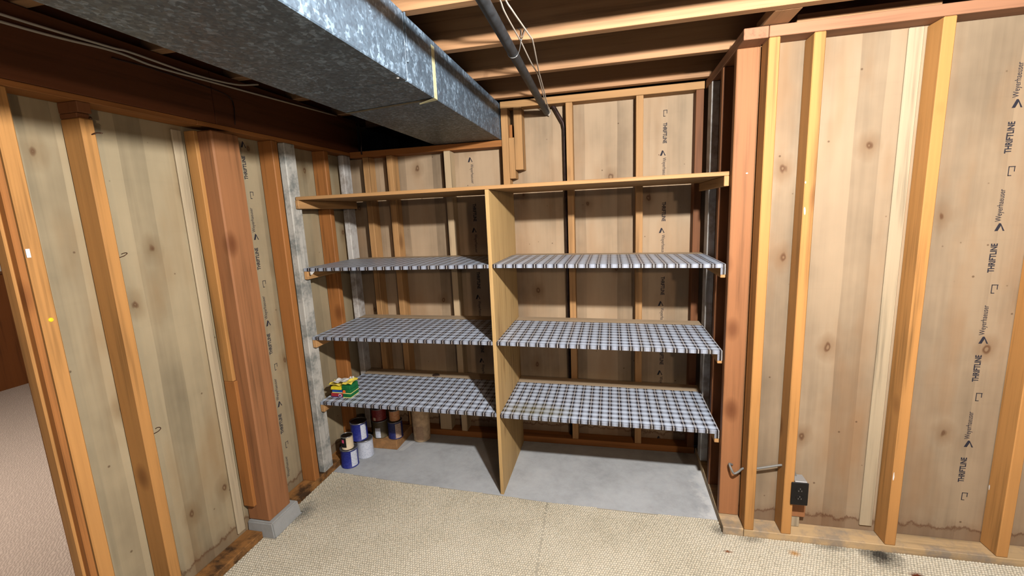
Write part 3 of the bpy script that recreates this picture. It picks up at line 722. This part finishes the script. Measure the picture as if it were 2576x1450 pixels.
lid_d = plain('dark_lid', (70, 62, 56), 0.3, 0.8); lid_g = plain('grey_lid', (120, 120, 118), 0.35, 0.7); pink = plain('pink_sticker', (232, 90, 130), 0.5); blk = plain('black_label', (24, 20, 20), 0.5)
can((-1.640, 2.272, H0), 0.054, 0.122, blue, lid_g, 'blue paint can on the floor with a small cream can on top', labels=[(-46, 2, 0.08, 0.90, wl_)])
can((-1.642, 2.268, 0.1085), 0.037, 0.086, cream, lid_d, 'small cream and black can with a pink sticker on a blue can', name='small_can', labels=[(-128, -66, 0.20, 0.93, blk), (-112, -88, 0.55, 0.80, pink)])
can((-1.602, 2.392, H0), 0.054, 0.122, wl_, lid_g, 'white-labelled paint can on the floor under a tilted-looking blue can', labels=[(-90, 10, 0.05, 0.88, wl_)])
can((-1.632, 2.390, 0.1085), 0.054, 0.122, blue, lid_d, 'blue paint can standing on the white-labelled can', labels=[(-46, -4, 0.08, 0.90, wl_)])
crate = empty('cardboard_box', (-1.51, 2.58, H0), label='low brown cardboard box on the concrete carrying paint cans', cat='box')
card = plain('brown_cardboard', (158, 118, 76), 0.8, noise=0.12)
box('box_body', -1.632, -1.418, 2.478, 2.705, H0, 0.052, card, crate, 0.003)
box('box_top_flap', -1.633, -1.417, 2.477, 2.706, 0.0525, 0.056, card, crate, 0.001)
can((-1.562, 2.535, 0.0565), 0.054, 0.122, olive, lid_d, 'olive brown paint can with a white sticker on the cardboard box', labels=[(-102, -62, 0.05, 0.62, wl_)])
can((-1.566, 2.537, 0.179), 0.050, 0.085, redm, lid_d, 'dark red paint can standing on the olive can', labels=[(-110, -88, 0.06, 0.3, cream)])
can((-1.450, 2.535, 0.0565), 0.050, 0.122, darkblue, lid_g, 'navy paint can with a tan label on the right of the cardboard box', labels=[(-62, -14, 0.06, 0.90, tan)])
can((-1.450, 2.538, 0.179), 0.036, 0.075, tanb, lid_g, 'small peach-coloured can standing on the navy can', name='small_can')
b_ = empty('paper_bucket', (-1.310, 2.645, H0), label='brown paper-wrapped round bucket on the concrete behind the cans', cat='bucket')
kraft = plain('kraft_paper', (226, 198, 160), 0.8, noise=0.14)
put('bucket_wrap', lathe_bm([(0, H0), (0.050, H0), (0.058, H0+0.006), (0.0595, H0+0.10), (0.061, H0+0.235), (0.056, H0+0.238), (0, H0+0.238)], -1.310, 2.645, 36), kraft, b_, True)
put('rolled_rim', lathe_bm([(0.050, 0.238), (0.066, 0.236), (0.070, 0.243), (0.069, 0.262), (0.060, 0.266), (0.0, 0.264)], -1.335, 2.625, 36), plain('pale_rim_paper', (206, 184, 154), 0.8, noise=0.1), b_, True)
lab = lathe_bm([(0.0603, H0+0.02), (0.0612, H0+0.12)], -1.310, 2.645, 16, math.radians(-105), math.radians(-55)); put('label', lab, print_label('faded_label', (198, 168, 134), (150, 112, 90), 0.4), b_)
box('wood_block', -1.20, -1.115, 2.722, 2.798, 0.0305, 0.16, wood('pale', 'z'), None, label='short pale wood block standing on the back wall plate beside the bucket', cat='block')
# flat white spill and flecks on the slab
spill = bmesh.new(); pr = [(-1.405, 2.470), (-1.372, 2.475), (-1.362, 2.52), (-1.350, 2.575), (-1.330, 2.62), (-1.350, 2.64), (-1.375, 2.60), (-1.385, 2.55), (-1.404, 2.50)]
ft_ = [spill.verts.new((x, y, H0+0.0008)) for x, y in pr]; spill.faces.new(ft_)
put('paint_spill', spill, plain('dried_white_paint', (196, 200, 202), 0.6), floor)

# ================================================================== LITTLE BOXES ON THE LOWEST LEFT SHELF
def small_box(x0, x1, y0, y1, z0, z1, body, trim, label, face=None):
    o = empty('small_box', ((x0+x1)/2, (y0+y1)/2, z0), label=label, cat='box', group='little boxes on the lowest left shelf')
    box('carton', x0, x1, y0, y1, z0, z1, body, o, 0.0015)
    box('edge_band', x0-0.0006, x1+0.0006, y0-0.0006, y1+0.0006, z0+0.0008, z0+0.006, trim, o, 0.0005)
    if face: face(o)
    return o
G = plain('green_card', (24, 112, 60), 0.45, noise=0.2); YEL = plain('yellow_card', (236, 218, 50), 0.45, noise=0.08); BL = plain('blue_card', (28, 80, 160), 0.45); RD = plain('red_card', (160, 44, 52), 0.45)
PU = plain('purple_card', (58, 40, 104), 0.45); OR = plain('orange_disc', (244, 112, 50), 0.5); PYL = plain('pale_yellow_card', (226, 222, 140), 0.5)
ZS = 0.4755
def disc(parent, x, z, y, r, mat, name):
    b = lathe_bm([(0, 0.0012), (r, 0.0012), (r, 0), (0, 0)], 0, 0, 18)
    for v in b.verts: v.co = Vector((x+v.co.x, y-v.co.z, z+v.co.y))
    return put(name, b, mat, parent)
def wheel(o):
    disc(o, -1.606, ZS+0.013, 2.2015, 0.0115, plain('pale_ring', (200, 176, 190), 0.5), 'printed_ring'); disc(o, -1.606, ZS+0.013, 2.2000, 0.0055, PU, 'printed_ring')
small_box(-1.668, -1.590, 2.202, 2.275, ZS, ZS+0.026, RD, PU, 'small red and purple box with a printed ring, bottom of the left pile', wheel)
small_box(-1.660, -1.592, 2.204, 2.272, ZS+0.0265, ZS+0.0485, BL, PYL, 'small blue box between the red box and the yellow box')
small_box(-1.664, -1.594, 2.200, 2.270, ZS+0.049, ZS+0.066, YEL, YEL, 'small yellow box, topmost of the left pile')
small_box(-1.584, -1.532, 2.198, 2.285, ZS, ZS+0.026, G, PYL, 'small green box with yellow edge, bottom of the right pile on the shelf')
small_box(-1.584, -1.530, 2.198, 2.284, ZS+0.0265, ZS+0.0515, G, PYL, 'small green box with an orange disc, middle of the right pile', lambda o: (disc(o, -1.573, ZS+0.041, 2.1975, 0.0095, OR, 'printed_disc')))
small_box(-1.586, -1.533, 2.197, 2.286, ZS+0.052, ZS+0.078, G, G, 'small plain green box, topmost of the right pile')
# crumpled yellow wrapper with white paper across both piles
bm = bmesh.new(); rows = []
for i in range(9):
    row = []
    for j in range(6):
        u, v = i/8, j/5
        x = -1.690 + 0.166*u; y = 2.205 + 0.080*v
        base_z = ZS + (0.0685 if x < -1.588 else 0.0805)
        row.append(bm.verts.new((x + random.uniform(-1, 1)*0.003, y, base_z + random.uniform(0.0, 0.014) + (0.012*v if i > 5 else 0))))
    rows.append(row)
for A, B in zip(rows, rows[1:]):
    for j in range(5): bm.faces.new((A[j], B[j], B[j+1], A[j+1]))
wr_ = put('crumpled_wrapper', bm, plain('yellow_wrapper', (232, 212, 90), 0.4, noise=0.1), None, label='crumpled yellow wrapper lying over the little boxes on the shelf', cat='wrapper')
wr_.modifiers.new('thick', 'SOLIDIFY').thickness = 0.0006
bm = bmesh.new(); rows = []
for i in range(6):
    row = []
    for j in range(5):
        x = -1.655 + 0.092*i/5; y = 2.21 + 0.065*j/4
        row.append(bm.verts.new((x, y, ZS + 0.087 + random.uniform(0, 0.010) + (0.006 if x > -1.60 else 0))))
    rows.append(row)
for A, B in zip(rows, rows[1:]):
    for j in range(4): bm.faces.new((A[j], B[j], B[j+1], A[j+1]))
pl_ = put('white_liner_paper', bm, M['white'], wr_)
for k, (x, y) in enumerate(((-1.566, 2.262), (-1.553, 2.268))):
    bm = bmesh.new(); pr_ = []
    for i in range(9):
        a = math.pi*i/8
        for yy in (y-0.008, y+0.008): bm.verts.new((x + 0.0055*math.cos(a)*(1 if k else 1.1), yy, ZS+0.086 + 0.026*math.sin(a)))
    bm.verts.ensure_lookup_table()
    for i in range(8): bm.faces.new([bm.verts[q] for q in (2*i, 2*i+1, 2*i+3, 2*i+2)])
    put('paper_loop', bm, M['white'], wr_, True)
